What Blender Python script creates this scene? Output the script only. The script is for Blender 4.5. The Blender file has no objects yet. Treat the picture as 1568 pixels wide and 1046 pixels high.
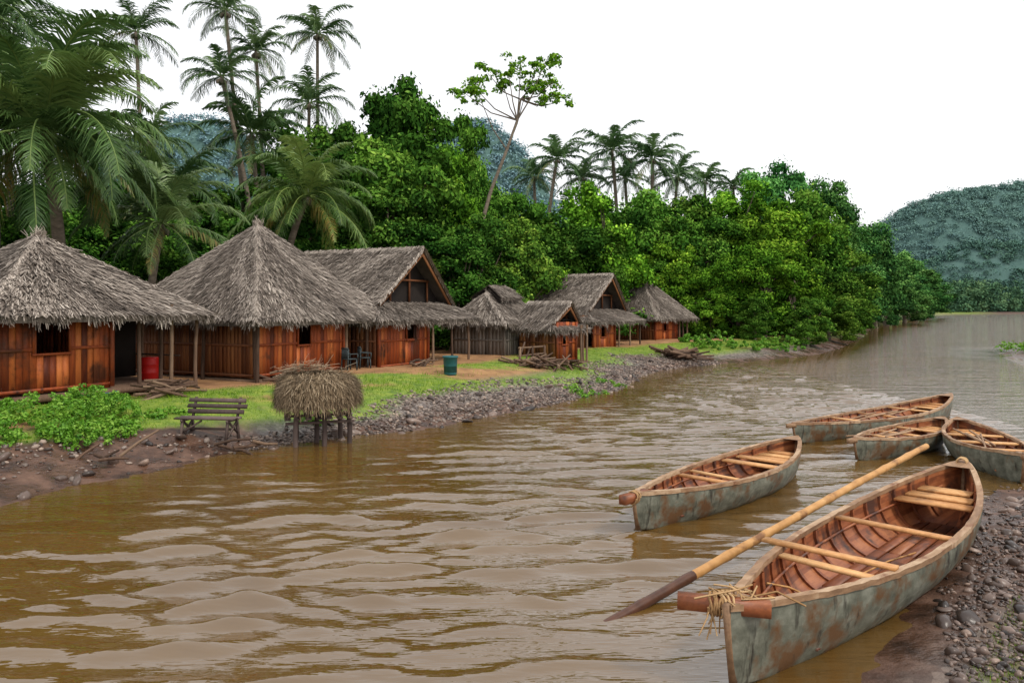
import bpy, math, numpy as np
from mathutils import Vector, Matrix
R = np.random.default_rng(7)
scn = bpy.context.scene
COL = scn.collection

# ------------------------------------------------------------------ mesh builder
class B:
    def __init__(s): s.V=[]; s.F=[]; s.n=0
    def add(s, v, f, rnd=None, mat=0):
        v=np.asarray(v,float).reshape(-1,3); f=np.asarray(f,int)
        if rnd is None: rnd=R.random(len(f))
        rnd=np.broadcast_to(np.asarray(rnd,float),(len(f),))
        s.V.append(v); s.F.append((f+s.n,rnd,mat)); s.n+=len(v)
    def polys(s,Q,rnd=None,mat=0):
        Q=np.asarray(Q,float); N,k=Q.shape[:2]
        s.add(Q.reshape(-1,3),np.arange(N*k).reshape(N,k),rnd,mat)
    def box(s,c,size,rot=None,rnd=None,mat=0,jit=0):
        a=np.array([[x,y,z] for x in(-.5,.5) for y in(-.5,.5) for z in(-.5,.5)])*np.array(size)
        if jit: a=a+R.normal(0,jit,a.shape)
        if rot is not None: a=a@np.array(rot).T
        f=[[0,1,3,2],[4,6,7,5],[0,4,5,1],[2,3,7,6],[0,2,6,4],[1,5,7,3]]
        s.add(a+np.array(c),f,R.random() if rnd is None else rnd,mat)
    def beam(s,p0,p1,w,h,rnd=None,mat=0):
        p0=np.array(p0,float);p1=np.array(p1,float);d=p1-p0;L=np.linalg.norm(d);d/=L
        up=np.array([0,0,1.]) if abs(d[2])<.95 else np.array([1.,0,0])
        y=np.cross(up,d);y/=np.linalg.norm(y);z=np.cross(d,y)
        s.box((p0+p1)/2,(L,w,h),np.stack([d,y,z],1),rnd,mat)
    def tube(s,P,r,seg=8,rnd=None,mat=0,cap=True):
        P=np.asarray(P,float);n=len(P);r=np.broadcast_to(np.asarray(r,float),(n,))
        T=np.gradient(P,axis=0);T/=np.linalg.norm(T,axis=1)[:,None]
        up=np.array([0,0,1.]) if abs(T[0][2])<.8 else np.array([1.,0,0])
        X=np.cross(T,up);X/=np.linalg.norm(X,axis=1)[:,None];Y=np.cross(T,X)
        a=np.linspace(0,2*np.pi,seg,endpoint=False)
        V=P[:,None]+r[:,None,None]*(np.cos(a)[None,:,None]*X[:,None]+np.sin(a)[None,:,None]*Y[:,None])
        i=np.arange(n-1)[:,None]*seg;j=np.arange(seg)[None];j2=(j+1)%seg
        f=np.stack([i+j,i+j2,i+seg+j2,i+seg+j],-1).reshape(-1,4)
        q=R.random() if rnd is None else rnd
        s.add(V.reshape(-1,3),f,q,mat)
        if cap:
            s.add(V[-1],[list(range(seg))],q,mat); s.add(V[0],[list(range(seg))[::-1]],q,mat)
    def mesh(s,name,mats,smooth=False):
        V=np.concatenate(s.V);me=bpy.data.meshes.new(name)
        me.vertices.add(len(V));me.vertices.foreach_set('co',V.ravel())
        lp=np.concatenate([f.ravel() for f,_,_ in s.F])
        sz=np.concatenate([np.full(len(f),f.shape[1]) for f,_,_ in s.F])
        st=np.concatenate([[0],np.cumsum(sz)[:-1]])
        me.loops.add(len(lp));me.loops.foreach_set('vertex_index',lp.astype(np.int32))
        me.polygons.add(len(sz));me.polygons.foreach_set('loop_start',st.astype(np.int32))
        mi=np.concatenate([np.full(len(f),m) for f,_,m in s.F]).astype(np.int32)
        me.polygons.foreach_set('material_index',mi)
        if smooth: me.polygons.foreach_set('use_smooth',np.ones(len(sz),bool))
        me.update(calc_edges=True)
        a=me.attributes.new('rnd','FLOAT','FACE');a.data.foreach_set('value',np.concatenate([r for _,r,_ in s.F]).astype(np.float32))
        for m in mats: me.materials.append(m)
        return me
    def obj(s,name,mats,parent=None,smooth=False,loc=None):
        return link(name,s.mesh(name,mats,smooth),parent,loc)
def link(name,me,parent=None,loc=None):
    o=bpy.data.objects.new(name,me);COL.objects.link(o)
    if parent: o.parent=parent
    if loc is not None:o.location=loc
    return o
def empty(name,loc,rz=0):
    e=bpy.data.objects.new(name,None);COL.objects.link(e);e.location=loc;e.rotation_euler=(0,0,rz);e.empty_display_size=.3;return e

# ------------------------------------------------------------------ materials
def newmat(name):
    m=bpy.data.materials.new(name);m.use_nodes=True;nt=m.node_tree;nt.nodes.clear()
    out=nt.nodes.new('ShaderNodeOutputMaterial');return m,nt,out
def noise(nt,scale,detail=4,stretch=None,src='Object',rough=.6):
    tc=nt.nodes.new('ShaderNodeTexCoord');mp=nt.nodes.new('ShaderNodeMapping')
    if stretch: mp.inputs['Scale'].default_value=stretch
    nt.links.new(tc.outputs[src],mp.inputs[0])
    n=nt.nodes.new('ShaderNodeTexNoise');n.inputs['Scale'].default_value=scale;n.inputs['Detail'].default_value=detail;n.inputs['Roughness'].default_value=rough
    nt.links.new(mp.outputs[0],n.inputs['Vector']);return n
def ramp(nt,src,stops):
    r=nt.nodes.new('ShaderNodeValToRGB');e=r.color_ramp.elements
    while len(e)<len(stops): e.new(.5)
    for i,(p,c) in enumerate(stops): e[i].position=p;e[i].color=(*c,1)
    nt.links.new(src,r.inputs[0]);return r
def math_(nt,op,a,b=None,c=None):
    m=nt.nodes.new('ShaderNodeMath');m.operation=op
    for i,v in enumerate((a,b,c)):
        if v is None: continue
        if isinstance(v,(int,float)): m.inputs[i].default_value=v
        else: nt.links.new(v,m.inputs[i])
    return m.outputs[0]
def attr(nt,n='rnd'):
    a=nt.nodes.new('ShaderNodeAttribute');a.attribute_name=n;return a.outputs['Fac']
def mixc(nt,f,a,b,mode='MIX'):
    m=nt.nodes.new('ShaderNodeMix');m.data_type='RGBA';m.blend_type=mode
    for i,v in ((0,f),(6,a),(7,b)):
        if isinstance(v,(int,float)): m.inputs[i].default_value=v
        elif isinstance(v,tuple): m.inputs[i].default_value=(*v,1)
        else: nt.links.new(v,m.inputs[i])
    return m.outputs[2]
def mat(name,stops,scale=3,rough=.8,bump=.3,wr=.5,stretch=None,detail=5,bdist=.02,stain=None,spec=.3):
    m,nt,out=newmat(name);n=noise(nt,scale,detail,stretch)
    f=math_(nt,'ADD',math_(nt,'MULTIPLY',n.outputs[0],1-wr),math_(nt,'MULTIPLY',attr(nt),wr))
    c=ramp(nt,f,stops).outputs[0]
    for stn in (stain or ()):
        n2=noise(nt,stn[1],5,stn[3] if len(stn)>3 else None);fs=ramp(nt,n2.outputs[0],[(stn[2],(0,0,0)),(stn[2]+.12,(1,1,1))])
        c=mixc(nt,fs.outputs[0],c,stn[0])
    p=nt.nodes.new('ShaderNodeBsdfPrincipled');p.inputs['Roughness'].default_value=rough;p.inputs['Specular IOR Level'].default_value=spec
    nt.links.new(c,p.inputs['Base Color'])
    if bump:
        b=nt.nodes.new('ShaderNodeBump');b.inputs['Strength'].default_value=bump;b.inputs['Distance'].default_value=bdist
        nt.links.new(n.outputs[0],b.inputs['Height']);nt.links.new(b.outputs[0],p.inputs['Normal'])
    nt.links.new(p.outputs[0],out.inputs[0]);return m
def leafmat(name,stops,trans=.3,rough=.5,objcol=True):
    m,nt,out=newmat(name);c=ramp(nt,attr(nt),stops).outputs[0]
    if objcol:
        oi=nt.nodes.new('ShaderNodeObjectInfo');c=mixc(nt,1.0,c,oi.outputs['Color'],'MULTIPLY')
    if trans>0:
        p=nt.nodes.new('ShaderNodeBsdfPrincipled');p.inputs['Roughness'].default_value=rough;p.inputs['Specular IOR Level'].default_value=.25
        nt.links.new(c,p.inputs['Base Color'])
        t=nt.nodes.new('ShaderNodeBsdfTranslucent');ms=nt.nodes.new('ShaderNodeMixShader');ms.inputs[0].default_value=trans
        nt.links.new(c,t.inputs[0]);nt.links.new(p.outputs[0],ms.inputs[1]);nt.links.new(t.outputs[0],ms.inputs[2]);nt.links.new(ms.outputs[0],out.inputs[0])
    else:
        p=nt.nodes.new('ShaderNodeBsdfDiffuse');nt.links.new(c,p.inputs['Color']);nt.links.new(p.outputs[0],out.inputs[0])
    return m

M_thatch=mat('thatch',[(0.1,(.035,.028,.023)),(.4,(.14,.113,.092)),(.65,(.31,.262,.22)),(.9,(.56,.49,.42))],3,.9,.4,.65,(1,1,1))
M_straw=mat('dry_straw',[(0.1,(.05,.034,.02)),(.5,(.22,.155,.09)),(.9,(.5,.4,.27))],5,.9,.2,.75)
M_red=mat('red_plank',[(.15,(.08,.016,.007)),(.5,(.36,.075,.018)),(.85,(.60,.18,.045))],3,.6,.3,.6,(4,4,.6),stain=[((.12,.036,.016),1.3,.54),((.05,.02,.012),2.5,.6,(1,1,.4))])
M_gray=mat('gray_plank',[(.15,(.06,.05,.042)),(.5,(.2,.17,.145)),(.85,(.36,.32,.28))],3,.85,.3,.5,(4,4,.6))
M_bench=mat('bench_plank',[(.15,(.03,.02,.018)),(.5,(.10,.07,.06)),(.85,(.2,.15,.13))],3,.8,.3,.5,(4,4,.6))
M_brown=mat('brown_plank',[(.15,(.04,.014,.007)),(.5,(.17,.06,.022)),(.85,(.34,.15,.055))],3,.7,.3,.5,(4,4,.6))
M_post=mat('post_wood',[(.15,(.03,.018,.012)),(.5,(.12,.07,.045)),(.85,(.25,.17,.11))],6,.85,.4,.5,(3,3,.5))
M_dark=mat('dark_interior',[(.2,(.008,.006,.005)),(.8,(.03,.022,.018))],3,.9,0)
M_bark=mat('bark',[(.2,(.05,.04,.03)),(.5,(.15,.12,.09)),(.85,(.3,.25,.19))],4,.9,.5,.2,(1,1,3))
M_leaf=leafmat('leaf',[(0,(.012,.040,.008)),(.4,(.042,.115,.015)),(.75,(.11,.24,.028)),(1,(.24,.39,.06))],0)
M_palm=leafmat('palm_frond',[(0,(.025,.06,.018)),(.5,(.085,.155,.05)),(.88,(.19,.27,.09)),(.95,(.32,.28,.08)),(1,(.30,.22,.09))],.2,.35)
M_grass=leafmat('grass_blade',[(0,(.06,.14,.01)),(.6,(.18,.31,.02)),(1,(.34,.42,.06))],0,.6,False)
M_weed=leafmat('weed_leaf',[(0,(.03,.11,.008)),(.6,(.12,.30,.02)),(1,(.24,.42,.05))],.2,.5,False)
M_stone=mat('stone',[(.15,(.035,.025,.02)),(.45,(.13,.098,.08)),(.7,(.24,.19,.16)),(.95,(.46,.34,.26))],6,.6,.5,.75,spec=.5)
M_wetstone=mat('wet_stone',[(.15,(.02,.013,.010)),(.5,(.085,.055,.042)),(.8,(.18,.125,.10)),(.97,(.38,.26,.19))],6,.35,.5,.75,spec=.5)
M_hull=mat('weathered_hull',[(.25,(.045,.047,.035)),(.5,(.145,.15,.115)),(.75,(.29,.29,.235))],3.5,.5,.5,.05,(1.2,2,1.6),8,.015,[((.13,.065,.028),2.0,.51),((.03,.026,.02),3,.58,(3,3,.5))])
M_inner=mat('boat_inner_wood',[(.2,(.06,.018,.010)),(.5,(.26,.08,.03)),(.8,(.46,.18,.07))],4,.45,.4,.35,(.6,3,3),6,.01,[((.07,.03,.02),2.2,.52)],.4)
M_rail=mat('boat_rail_wood',[(.2,(.12,.065,.035)),(.5,(.32,.19,.105)),(.8,(.55,.40,.26))],5,.6,.4,.3,(.7,3,3),6,.01,[((.2,.09,.045),4,.55)])
M_thwart=mat('thwart_wood',[(.2,(.32,.13,.045)),(.5,(.58,.29,.11)),(.85,(.78,.48,.22))],4,.55,.3,.3,(3,3,3),6,.01,[((.25,.12,.05),3,.6)])
M_pole=mat('bamboo',[(.2,(.22,.10,.035)),(.5,(.5,.26,.09)),(.8,(.66,.40,.17))],5,.5,.3,.2,(1,1,1),5,.01,[((.2,.09,.035),3,.56)])
M_poledark=mat('wet_bamboo',[(.2,(.03,.014,.01)),(.8,(.14,.06,.035))],5,.4,.3,.2)
M_rope=mat('rope',[(.2,(.28,.15,.06)),(.8,(.62,.42,.22))],20,.9,.3)
M_redp=mat('red_plastic',[(.2,(.45,.01,.008)),(.8,(.6,.02,.015))],3,.4,0,.2)
M_teal=mat('teal_plastic',[(.2,(.015,.08,.09)),(.8,(.03,.15,.16))],6,.5,.1,.2)
M_blue=mat('blue_plastic',[(.2,(.02,.12,.16)),(.8,(.03,.2,.24))],6,.5,.1,.2)
M_grayp=mat('gray_plastic',[(.2,(.03,.045,.05)),(.8,(.06,.08,.085))],6,.5,.1,.2)

# ------------------------------------------------------------------ terrain
RIV=np.array([(-34,-20),(-20,-4),(-12.5,7.5),(-8.95,12.6),(-8.3,14.6),(-6.2,17.6),(-4.2,19.8),(-2.5,21.4),(-.1,25),(2.3,28),(4.1,31),(5.6,36.5),(8.2,41.7),(12.3,45.5),(15.9,48.5),(20.5,53),(25.5,61),(38,85),(61,132),(127,236),(150,290),(200,360),(290,410),(420,440),(700,460),
 (700,330),(300,240),(90,98),(45,64),(37,60),(34.2,55.5),(31.8,50.5),(33,45),(25,28),(13.5,19.5),(8.8,14.3),(6.6,11.8),(4.8,9.5),(3.55,8.0),(2.5,6.9),(1.5,6.0),(-1,4),(-4,0),(-12,-20)],float)
def river_sd(x,y):
    P=np.stack([x,y],-1);d2=np.full(x.shape,1e18);ins=np.zeros(x.shape,bool);n=len(RIV)
    for i in range(n):
        a=RIV[i];b=RIV[(i+1)%n];e=b-a;w=P-a
        t=np.clip((w@e)/(e@e),0,1);q=w-t[...,None]*e;d2=np.minimum(d2,(q**2).sum(-1))
        c=((a[1]>y)!=(b[1]>y));ins^=c&(x<(b[0]-a[0])*(y-a[1])/(b[1]-a[1]+1e-12)+a[0])
    d=np.sqrt(d2);return np.where(ins,-d,d)
_k=[(R.normal(0,1,2)*f,R.random()*6.28,a) for f,a in [(.25,1),(.4,.8),(.7,.6),(1.2,.4),(2.,.28),(3.3,.2),(5.,.14),(.33,.9),(.9,.5),(1.7,.3),(7,.1),(9,.08)]]
def fb(x,y,s=1):
    o=0
    for k,p,a in _k: o=o+a*np.sin(k[0]*x*s+k[1]*y*s+p)
    return o/2.4
def ss(a,b,x):
    t=np.clip((x-a)/(b-a),0,1);return t*t*(3-2*t)
def is_right(x,y): return ss(-1,1,(x*.707-y*.35-.3)-(.0))*(y<20)+1.*(y>=20)*(x>.56*y)
def height(x,y,sd=None):
    x=np.asarray(x,float);y=np.asarray(y,float)
    if sd is None: sd=river_sd(x,y)
    nz=fb(x,y);k=is_right(x,y);sd=sd+(.42-.24*k)*fb(x+50,y,1.3)*np.exp(-np.maximum(y-40,0)/60)
    d=np.maximum(sd,0)
    left=.20*ss(0,1.0,d)+.30*ss(.7,2.2,d)+.42*ss(1.4,5.5,d)+.03*np.clip(d-12,0,80)
    left=left+.06*nz*ss(0,1,d)+.025*fb(x,y,3.5)*ss(0,.4,d)
    right=.20*ss(0,3.5,d)+.5*ss(3,9,d)+.05*nz*ss(-.2,.6,d)+.018*fb(x,y,4)
    land=left*(1-k)+right*k
    return np.where(sd>0,land,-.9*ss(0,5,-sd)-.12*ss(0,.6,-sd))
def axis(lo,hi,step,end_lo,end_hi,g=1.12):
    c=list(np.arange(lo,hi,step));s=step
    while c[-1]<end_hi: s*=g;c.append(c[-1]+s)
    s=step
    while c[0]>end_lo: s*=g;c.insert(0,c[0]-s)
    return np.array(c)
def gridmesh(xs,ys,Z,name):
    X,Y=np.meshgrid(xs,ys);V=np.stack([X,Y,Z],-1).reshape(-1,3);nx=len(xs);ny=len(ys)
    i=np.arange(ny-1)[:,None]*nx+np.arange(nx-1)[None];i=i.ravel()
    b=B();b.add(V,np.stack([i,i+1,i+nx+1,i+nx],1),0.5);return b
xs=axis(-17,12,.12,-1500,1500);ys=axis(3,46,.12,-60,2500,1.05)
X,Y=np.meshgrid(xs,ys);SD=river_sd(X,Y);Z=height(X,Y,SD)
m,nt,out=newmat('ground')
mud=ramp(nt,noise(nt,2.2,8).outputs[0],[(.3,(.026,.012,.007)),(.5,(.08,.038,.022)),(.7,(.16,.085,.053))])
grv=nt.nodes.new('ShaderNodeTexVoronoi');grv.inputs['Scale'].default_value=11
tc=nt.nodes.new('ShaderNodeTexCoord');nt.links.new(tc.outputs['Object'],grv.inputs['Vector'])
sep=nt.nodes.new('ShaderNodeSeparateColor');nt.links.new(grv.outputs['Color'],sep.inputs[0])
gr=ramp(nt,sep.outputs[0],[(0,(.05,.04,.034)),(.5,(.13,.105,.09)),(1,(.27,.225,.19))])
c=mixc(nt,attr(nt,'gravel'),mud.outputs[0],gr.outputs[0])
dirt=ramp(nt,noise(nt,1.3,8).outputs[0],[(.3,(.18,.085,.035)),(.6,(.38,.20,.085)),(.8,(.5,.31,.16))])
c=mixc(nt,attr(nt,'dirt'),c,dirt.outputs[0])
gs=ramp(nt,noise(nt,2.5,10).outputs[0],[(.3,(.06,.12,.010)),(.5,(.15,.23,.018)),(.72,(.27,.31,.04))])
c=mixc(nt,attr(nt,'grass'),c,gs.outputs[0])
fl=mixc(nt,attr(nt,'forest'),c,(.02,.032,.012))
p=nt.nodes.new('ShaderNodeBsdfPrincipled');nt.links.new(fl,p.inputs['Base Color'])
nr=noise(nt,1.1,3);rg=ramp(nt,nr.outputs[0],[(.46,(.1,.1,.1)),(.56,(.6,.6,.6))])
rr=math_(nt,'MAXIMUM',rg.outputs[0],math_(nt,'SUBTRACT',.95,math_(nt,'MULTIPLY',attr(nt,'wet'),.85)));nt.links.new(rr,p.inputs['Roughness'])
bp=nt.nodes.new('ShaderNodeBump');bp.inputs['Strength'].default_value=.8;bp.inputs['Distance'].default_value=.05
nt.links.new(noise(nt,9,8).outputs[0],bp.inputs['Height']);nt.links.new(bp.outputs[0],p.inputs['Normal']);nt.links.new(p.outputs[0],out.inputs[0])
b=gridmesh(xs,ys,Z,'ground');g=b.obj('ground',[m],smooth=True)
K=is_right(X,Y);nz=fb(X,Y,1.4)
def grassmask(X,Y,SD,K):
    nz=fb(X,Y,1.4);nz2=fb(X+30,Y-9,.6)
    gm=ss(1.5,2.3,SD+.9*nz)*(1-ss(4.8,6.0,SD+.9*nz2))
    hole=ss(.25,.6,fb(X-11,Y+4,.9))*ss(2.2,3.2,SD)*(Y<34)
    return gm*(1-.95*hole)*(1-K)
GM=grassmask(X,Y,SD,K);GMr=K*ss(.45,.8,nz)*ss(2.2,4,SD);
far=ss(62,80,Y)
vals={'grass':np.clip(GM+GMr+ (1-K)*far*ss(2,5,SD),0,1),'gravel':ss(-.4,.35,nz+.25-.5*ss(-4,-7,X))*ss(.5,1.1,SD)*(1-.9*K),'dirt':(1-K)*ss(2.2,3.4,SD),
      'forest':(1-K)*np.clip(ss(13,17,SD)+far*ss(5,9,SD),0,1),'wet':1-ss(.4,3.2,SD)}
for k,v in vals.items():
    a=g.data.attributes.new(k,'FLOAT','POINT');a.data.foreach_set('value',v.ravel().astype(np.float32))

# ------------------------------------------------------------------ water
xs=axis(-13,13,.055,-1400,1400,1.14);ys=[-30,-20,-12,-6,-2,0,1.5,2.5,3.5];s=.05;y=4.2
while y<70: ys.append(y);y+=s;s=.035+.0048*max(y-5,0)*.9
s=.4
while y<2400: ys.append(y);y+=s;s*=1.08
ys=np.array(ys);X,Y=np.meshgrid(xs,ys)
sd=-river_sd(X,Y)
WX=X+1.0*fb(X,Y,.30);WY=Y+1.3*fb(X+7,Y+3,.30)+.16*fb(X,Y-5,1.1)
Zw=np.zeros_like(X);RW=np.random.default_rng(3)
def waves(n,l0,l1,slope,spread,th0):
    Z=np.zeros_like(X)
    for i in range(n):
        lam=float(np.exp(RW.uniform(np.log(l0),np.log(l1))));th=math.radians(th0)+RW.normal(0,spread)
        k=2*np.pi/lam;ph=RW.random()*6.28;env=.5+.5*np.sin(.8*X*RW.normal()+.8*Y*RW.normal()+RW.random()*6.28)
        Z+=slope/math.sqrt(n)/k*1.9*env*np.sin(k*(WX*math.cos(th)+WY*math.sin(th))+ph)
    return Z
big=waves(24,.42,.95,.34,.22,101);small=waves(24,.22,.36,.16,.3,99)
big=big+.5*np.abs(big)-.01
Zw=big+small*np.clip(.75+big/.05,0.15,1.6)*(1-ss(14,26,Y))
patch=np.clip(.95+.75*fb(X-20,Y,.38),.3,1.5)*(1-.5*ss(-3,-8,X+.35*(Y-10)))
Zw*=patch*(.12+.88*ss(.3,5.0,sd))
Zw*=1-.999*ss(28,62,Y)
Zw*=(X>-14)*(X<14)
b=gridmesh(xs,ys,Zw,'water')
m,nt,out=newmat('river_water')
p=nt.nodes.new('ShaderNodeBsdfPrincipled')
wc=ramp(nt,noise(nt,.16,5,(1,2.2,1)).outputs[0],[(.3,(.095,.048,.009)),(.7,(.14,.078,.020))])
nt.links.new(wc.outputs[0],p.inputs['Base Color']);p.inputs['Roughness'].default_value=.03;p.inputs['IOR'].default_value=2.0
n1=noise(nt,3.0,4,(.4,1.5,1));n2=noise(nt,.9,4,(.35,1.5,1));n3=noise(nt,6,2,(.4,1.5,1))
h=math_(nt,'ADD',math_(nt,'MULTIPLY',n1.outputs[0],.3),n2.outputs[0])
farf=attr(nt,'far')
h=math_(nt,'ADD',math_(nt,'MULTIPLY',h,math_(nt,'ADD',.01,math_(nt,'MULTIPLY',farf,.36))),math_(nt,'MULTIPLY',n3.outputs[0],.012))
bp=nt.nodes.new('ShaderNodeBump');bp.inputs['Strength'].default_value=1.;bp.inputs['Distance'].default_value=1.
nt.links.new(h,bp.inputs['Height']);nt.links.new(bp.outputs[0],p.inputs['Normal']);nt.links.new(p.outputs[0],out.inputs[0])
o=b.obj('river_water',[m],smooth=True)
a=o.data.attributes.new('far','FLOAT','POINT');a.data.foreach_set('value',np.clip(ss(16,50,Y)*ss(0,5,sd),0,1).ravel().astype(np.float32))

# ------------------------------------------------------------------ foliage
def clumps(b,C,rad,nl,size,mat=0,shade=None,flat=.85,up=.3):
    C=np.asarray(C,float);n=len(C);rad=np.broadcast_to(np.asarray(rad,float),(n,))
    d=R.normal(size=(n,nl,3));d/=np.linalg.norm(d,axis=2)[...,None];d[...,2]=np.where(d[...,2]<-.5,-d[...,2],d[...,2])
    rr=rad[:,None]*R.uniform(.35,1.15,(n,nl))**.7
    P=C[:,None]+d*rr[...,None]*np.array([1,1,flat])
    nrm=d*.7+np.array([0,0,up])+R.normal(0,.6,d.shape);nrm/=np.linalg.norm(nrm,axis=2)[...,None]
    t=np.cross(nrm,R.normal(size=d.shape));t/=np.linalg.norm(t,axis=2)[...,None];bb=np.cross(nrm,t)
    s=size*R.uniform(.6,1.35,(n,nl))[...,None]
    t=t*s;bb=bb*s*.55
    Q=np.stack([P-t,P+bb,P+t,P-bb],2).reshape(-1,4,3)
    sh=R.uniform(.15,.72,n) if shade is None else np.broadcast_to(shade,(n,))
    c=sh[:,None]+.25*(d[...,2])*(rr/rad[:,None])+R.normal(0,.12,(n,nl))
    b.polys(Q,np.clip(c.ravel(),0,.99),mat)
def tree_mesh(name,seed,nblob=54,nl=370,low=.2,leaf=.14):
    """10 m high, ~4 m crown radius"""
    global R
    R=np.random.default_rng(seed);b=B()
    C=[];rad=[]
    lobes=[(R.uniform(-2.0,2.0),R.uniform(-2.0,2.0),R.uniform(3.6,8.2),R.uniform(1.1,2.1)) for _ in range(8)]+[(R.normal(0,.5),R.normal(0,.5),8.1,1.5),(0,0,5,2.4)]
    for _ in range(nblob):
        l=lobes[R.integers(len(lobes))];d=R.normal(size=3);d/=np.linalg.norm(d)
        p=np.array(l[:3])+d*l[3]*R.uniform(.6,1.1);p[2]=np.clip(p[2],10*low,9.6)
        C.append(p);rad.append(R.uniform(.35,1.0))
    for _ in range(int(nblob*.35)):
        a=R.uniform(0,6.28);C.append([math.cos(a)*R.uniform(1.5,3.3),math.sin(a)*R.uniform(1.5,3.3),R.uniform(10*low,5)]);rad.append(R.uniform(.6,1.))
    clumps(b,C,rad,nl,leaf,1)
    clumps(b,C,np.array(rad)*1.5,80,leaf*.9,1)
    z=np.linspace(-1,7,9);w=np.cumsum(R.normal(0,.12,(9,2)),0)
    tr=np.column_stack([w,z]);b.tube(tr,np.linspace(.28,.1,9),8,mat=0)
    for i in range(14):
        s=tr[R.integers(3,8)];c=np.array(C[R.integers(len(C))]);mid=(s+c)/2+np.array([0,0,-.3])
        b.tube([s,mid,c],[.1,.06,.03],5,mat=0,cap=False)
    return b.mesh(name,[M_bark,M_leaf])
TV=[tree_mesh('jungle_tree_mesh_%d'%i,20+i) for i in range(7)]
TB=[tree_mesh('bush_tree_mesh_%d'%i,50+i,nblob=58,low=.05,leaf=.15) for i in range(3)]
R=np.random.default_rng(99)
def put_tree(name,x,y,top,r,col=(1,1,1),bush=False):
    me=(TB if bush else TV)[R.integers(3 if bush else 7)]
    z0=float(height(np.array([x]),np.array([y]))[0])
    o=link(name,me,loc=(x,y,z0));h=top-z0
    o.scale=(r/3.6*R.uniform(.85,1.15),r/3.6*R.uniform(.85,1.15),h/9.9);o.rotation_euler=(R.normal(0,.05),R.normal(0,.05),R.uniform(0,6.28))
    j=R.uniform(.75,1.25);hh=R.uniform(.85,1.15);o.color=(col[0]*j*hh,col[1]*j,col[2]*j,1);return o
dk=(.72,.8,.9);md=(.98,.98,1.0);br=(1.5,1.42,.95);hz=(.95,1.08,2.1)  # hz: bluish haze tint multiplied into the far trees' leaf colour
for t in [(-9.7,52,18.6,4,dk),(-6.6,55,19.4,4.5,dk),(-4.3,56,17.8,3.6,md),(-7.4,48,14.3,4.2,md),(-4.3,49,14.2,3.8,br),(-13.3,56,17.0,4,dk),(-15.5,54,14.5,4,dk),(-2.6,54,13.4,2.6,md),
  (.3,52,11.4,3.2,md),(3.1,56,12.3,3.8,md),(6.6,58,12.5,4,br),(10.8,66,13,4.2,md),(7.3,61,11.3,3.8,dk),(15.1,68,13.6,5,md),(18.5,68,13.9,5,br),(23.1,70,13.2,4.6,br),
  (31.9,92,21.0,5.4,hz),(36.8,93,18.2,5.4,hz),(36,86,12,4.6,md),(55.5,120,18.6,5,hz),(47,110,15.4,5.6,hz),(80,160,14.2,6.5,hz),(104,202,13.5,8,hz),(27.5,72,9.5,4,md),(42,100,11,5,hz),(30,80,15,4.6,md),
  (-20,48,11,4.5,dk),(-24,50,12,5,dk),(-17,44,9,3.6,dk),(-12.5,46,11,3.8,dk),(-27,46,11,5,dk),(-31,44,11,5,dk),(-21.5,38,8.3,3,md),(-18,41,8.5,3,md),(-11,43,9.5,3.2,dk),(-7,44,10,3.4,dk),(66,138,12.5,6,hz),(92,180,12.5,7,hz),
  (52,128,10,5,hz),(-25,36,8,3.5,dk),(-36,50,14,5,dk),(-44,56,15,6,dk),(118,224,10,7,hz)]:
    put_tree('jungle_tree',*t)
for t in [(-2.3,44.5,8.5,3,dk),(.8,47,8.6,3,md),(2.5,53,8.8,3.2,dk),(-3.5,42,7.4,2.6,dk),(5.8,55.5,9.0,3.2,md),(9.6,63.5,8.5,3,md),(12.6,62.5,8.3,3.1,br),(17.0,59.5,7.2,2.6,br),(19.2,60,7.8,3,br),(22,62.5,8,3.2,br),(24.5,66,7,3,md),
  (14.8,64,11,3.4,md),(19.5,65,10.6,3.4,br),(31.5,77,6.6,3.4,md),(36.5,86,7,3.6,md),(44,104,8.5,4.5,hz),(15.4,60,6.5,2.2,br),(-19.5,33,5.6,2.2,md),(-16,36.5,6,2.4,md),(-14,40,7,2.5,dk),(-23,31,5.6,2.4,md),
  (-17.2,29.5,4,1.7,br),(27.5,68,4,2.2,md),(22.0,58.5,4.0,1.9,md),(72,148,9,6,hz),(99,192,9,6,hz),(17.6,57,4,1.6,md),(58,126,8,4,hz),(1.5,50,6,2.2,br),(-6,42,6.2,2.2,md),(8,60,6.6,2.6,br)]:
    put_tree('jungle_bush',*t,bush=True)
b=B();tr=np.array([(-2.9,45,.8),(-2.6,45,4.8),(-1.9,45,7.5),(-1.2,45,10),(-.3,45,12.3),(.3,45,14),(.5,45,15.2)])
b.tube(tr,[.16,.14,.12,.1,.085,.07,.05],8,mat=0)
ends=[(-2.3,45.3,16.1),(-1.4,44.6,16.6),(-.5,45.5,16.2),(.5,44.8,17.2),(1.4,45.3,17.0),(2.4,44.9,16.2),(2.9,45.4,15.2),(-1.9,45,15.4),(.9,45.8,16.2),(-.2,44.3,16.6),(1.9,44.4,17.2),(1.2,45,15.5),(-2.7,44.8,15.5),(2.2,45.4,15.3)]
for e in ends:
    s=tr[R.integers(4,7)];mid=(s+np.array(e))/2+np.array([0,0,-.35]);b.tube([s,mid,e],[.05,.035,.015],5,mat=0,cap=False)
CC=np.repeat(np.array(ends),6,0)+R.normal(0,.42,(84,3))*np.array([1,1,.55])
clumps(b,CC,R.uniform(.2,.5,84),45,.11,1,shade=.65,flat=.6)
o=b.obj('slender_tree',[M_bark,M_leaf]);o.color=(1.3,1.3,.9,1)

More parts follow.
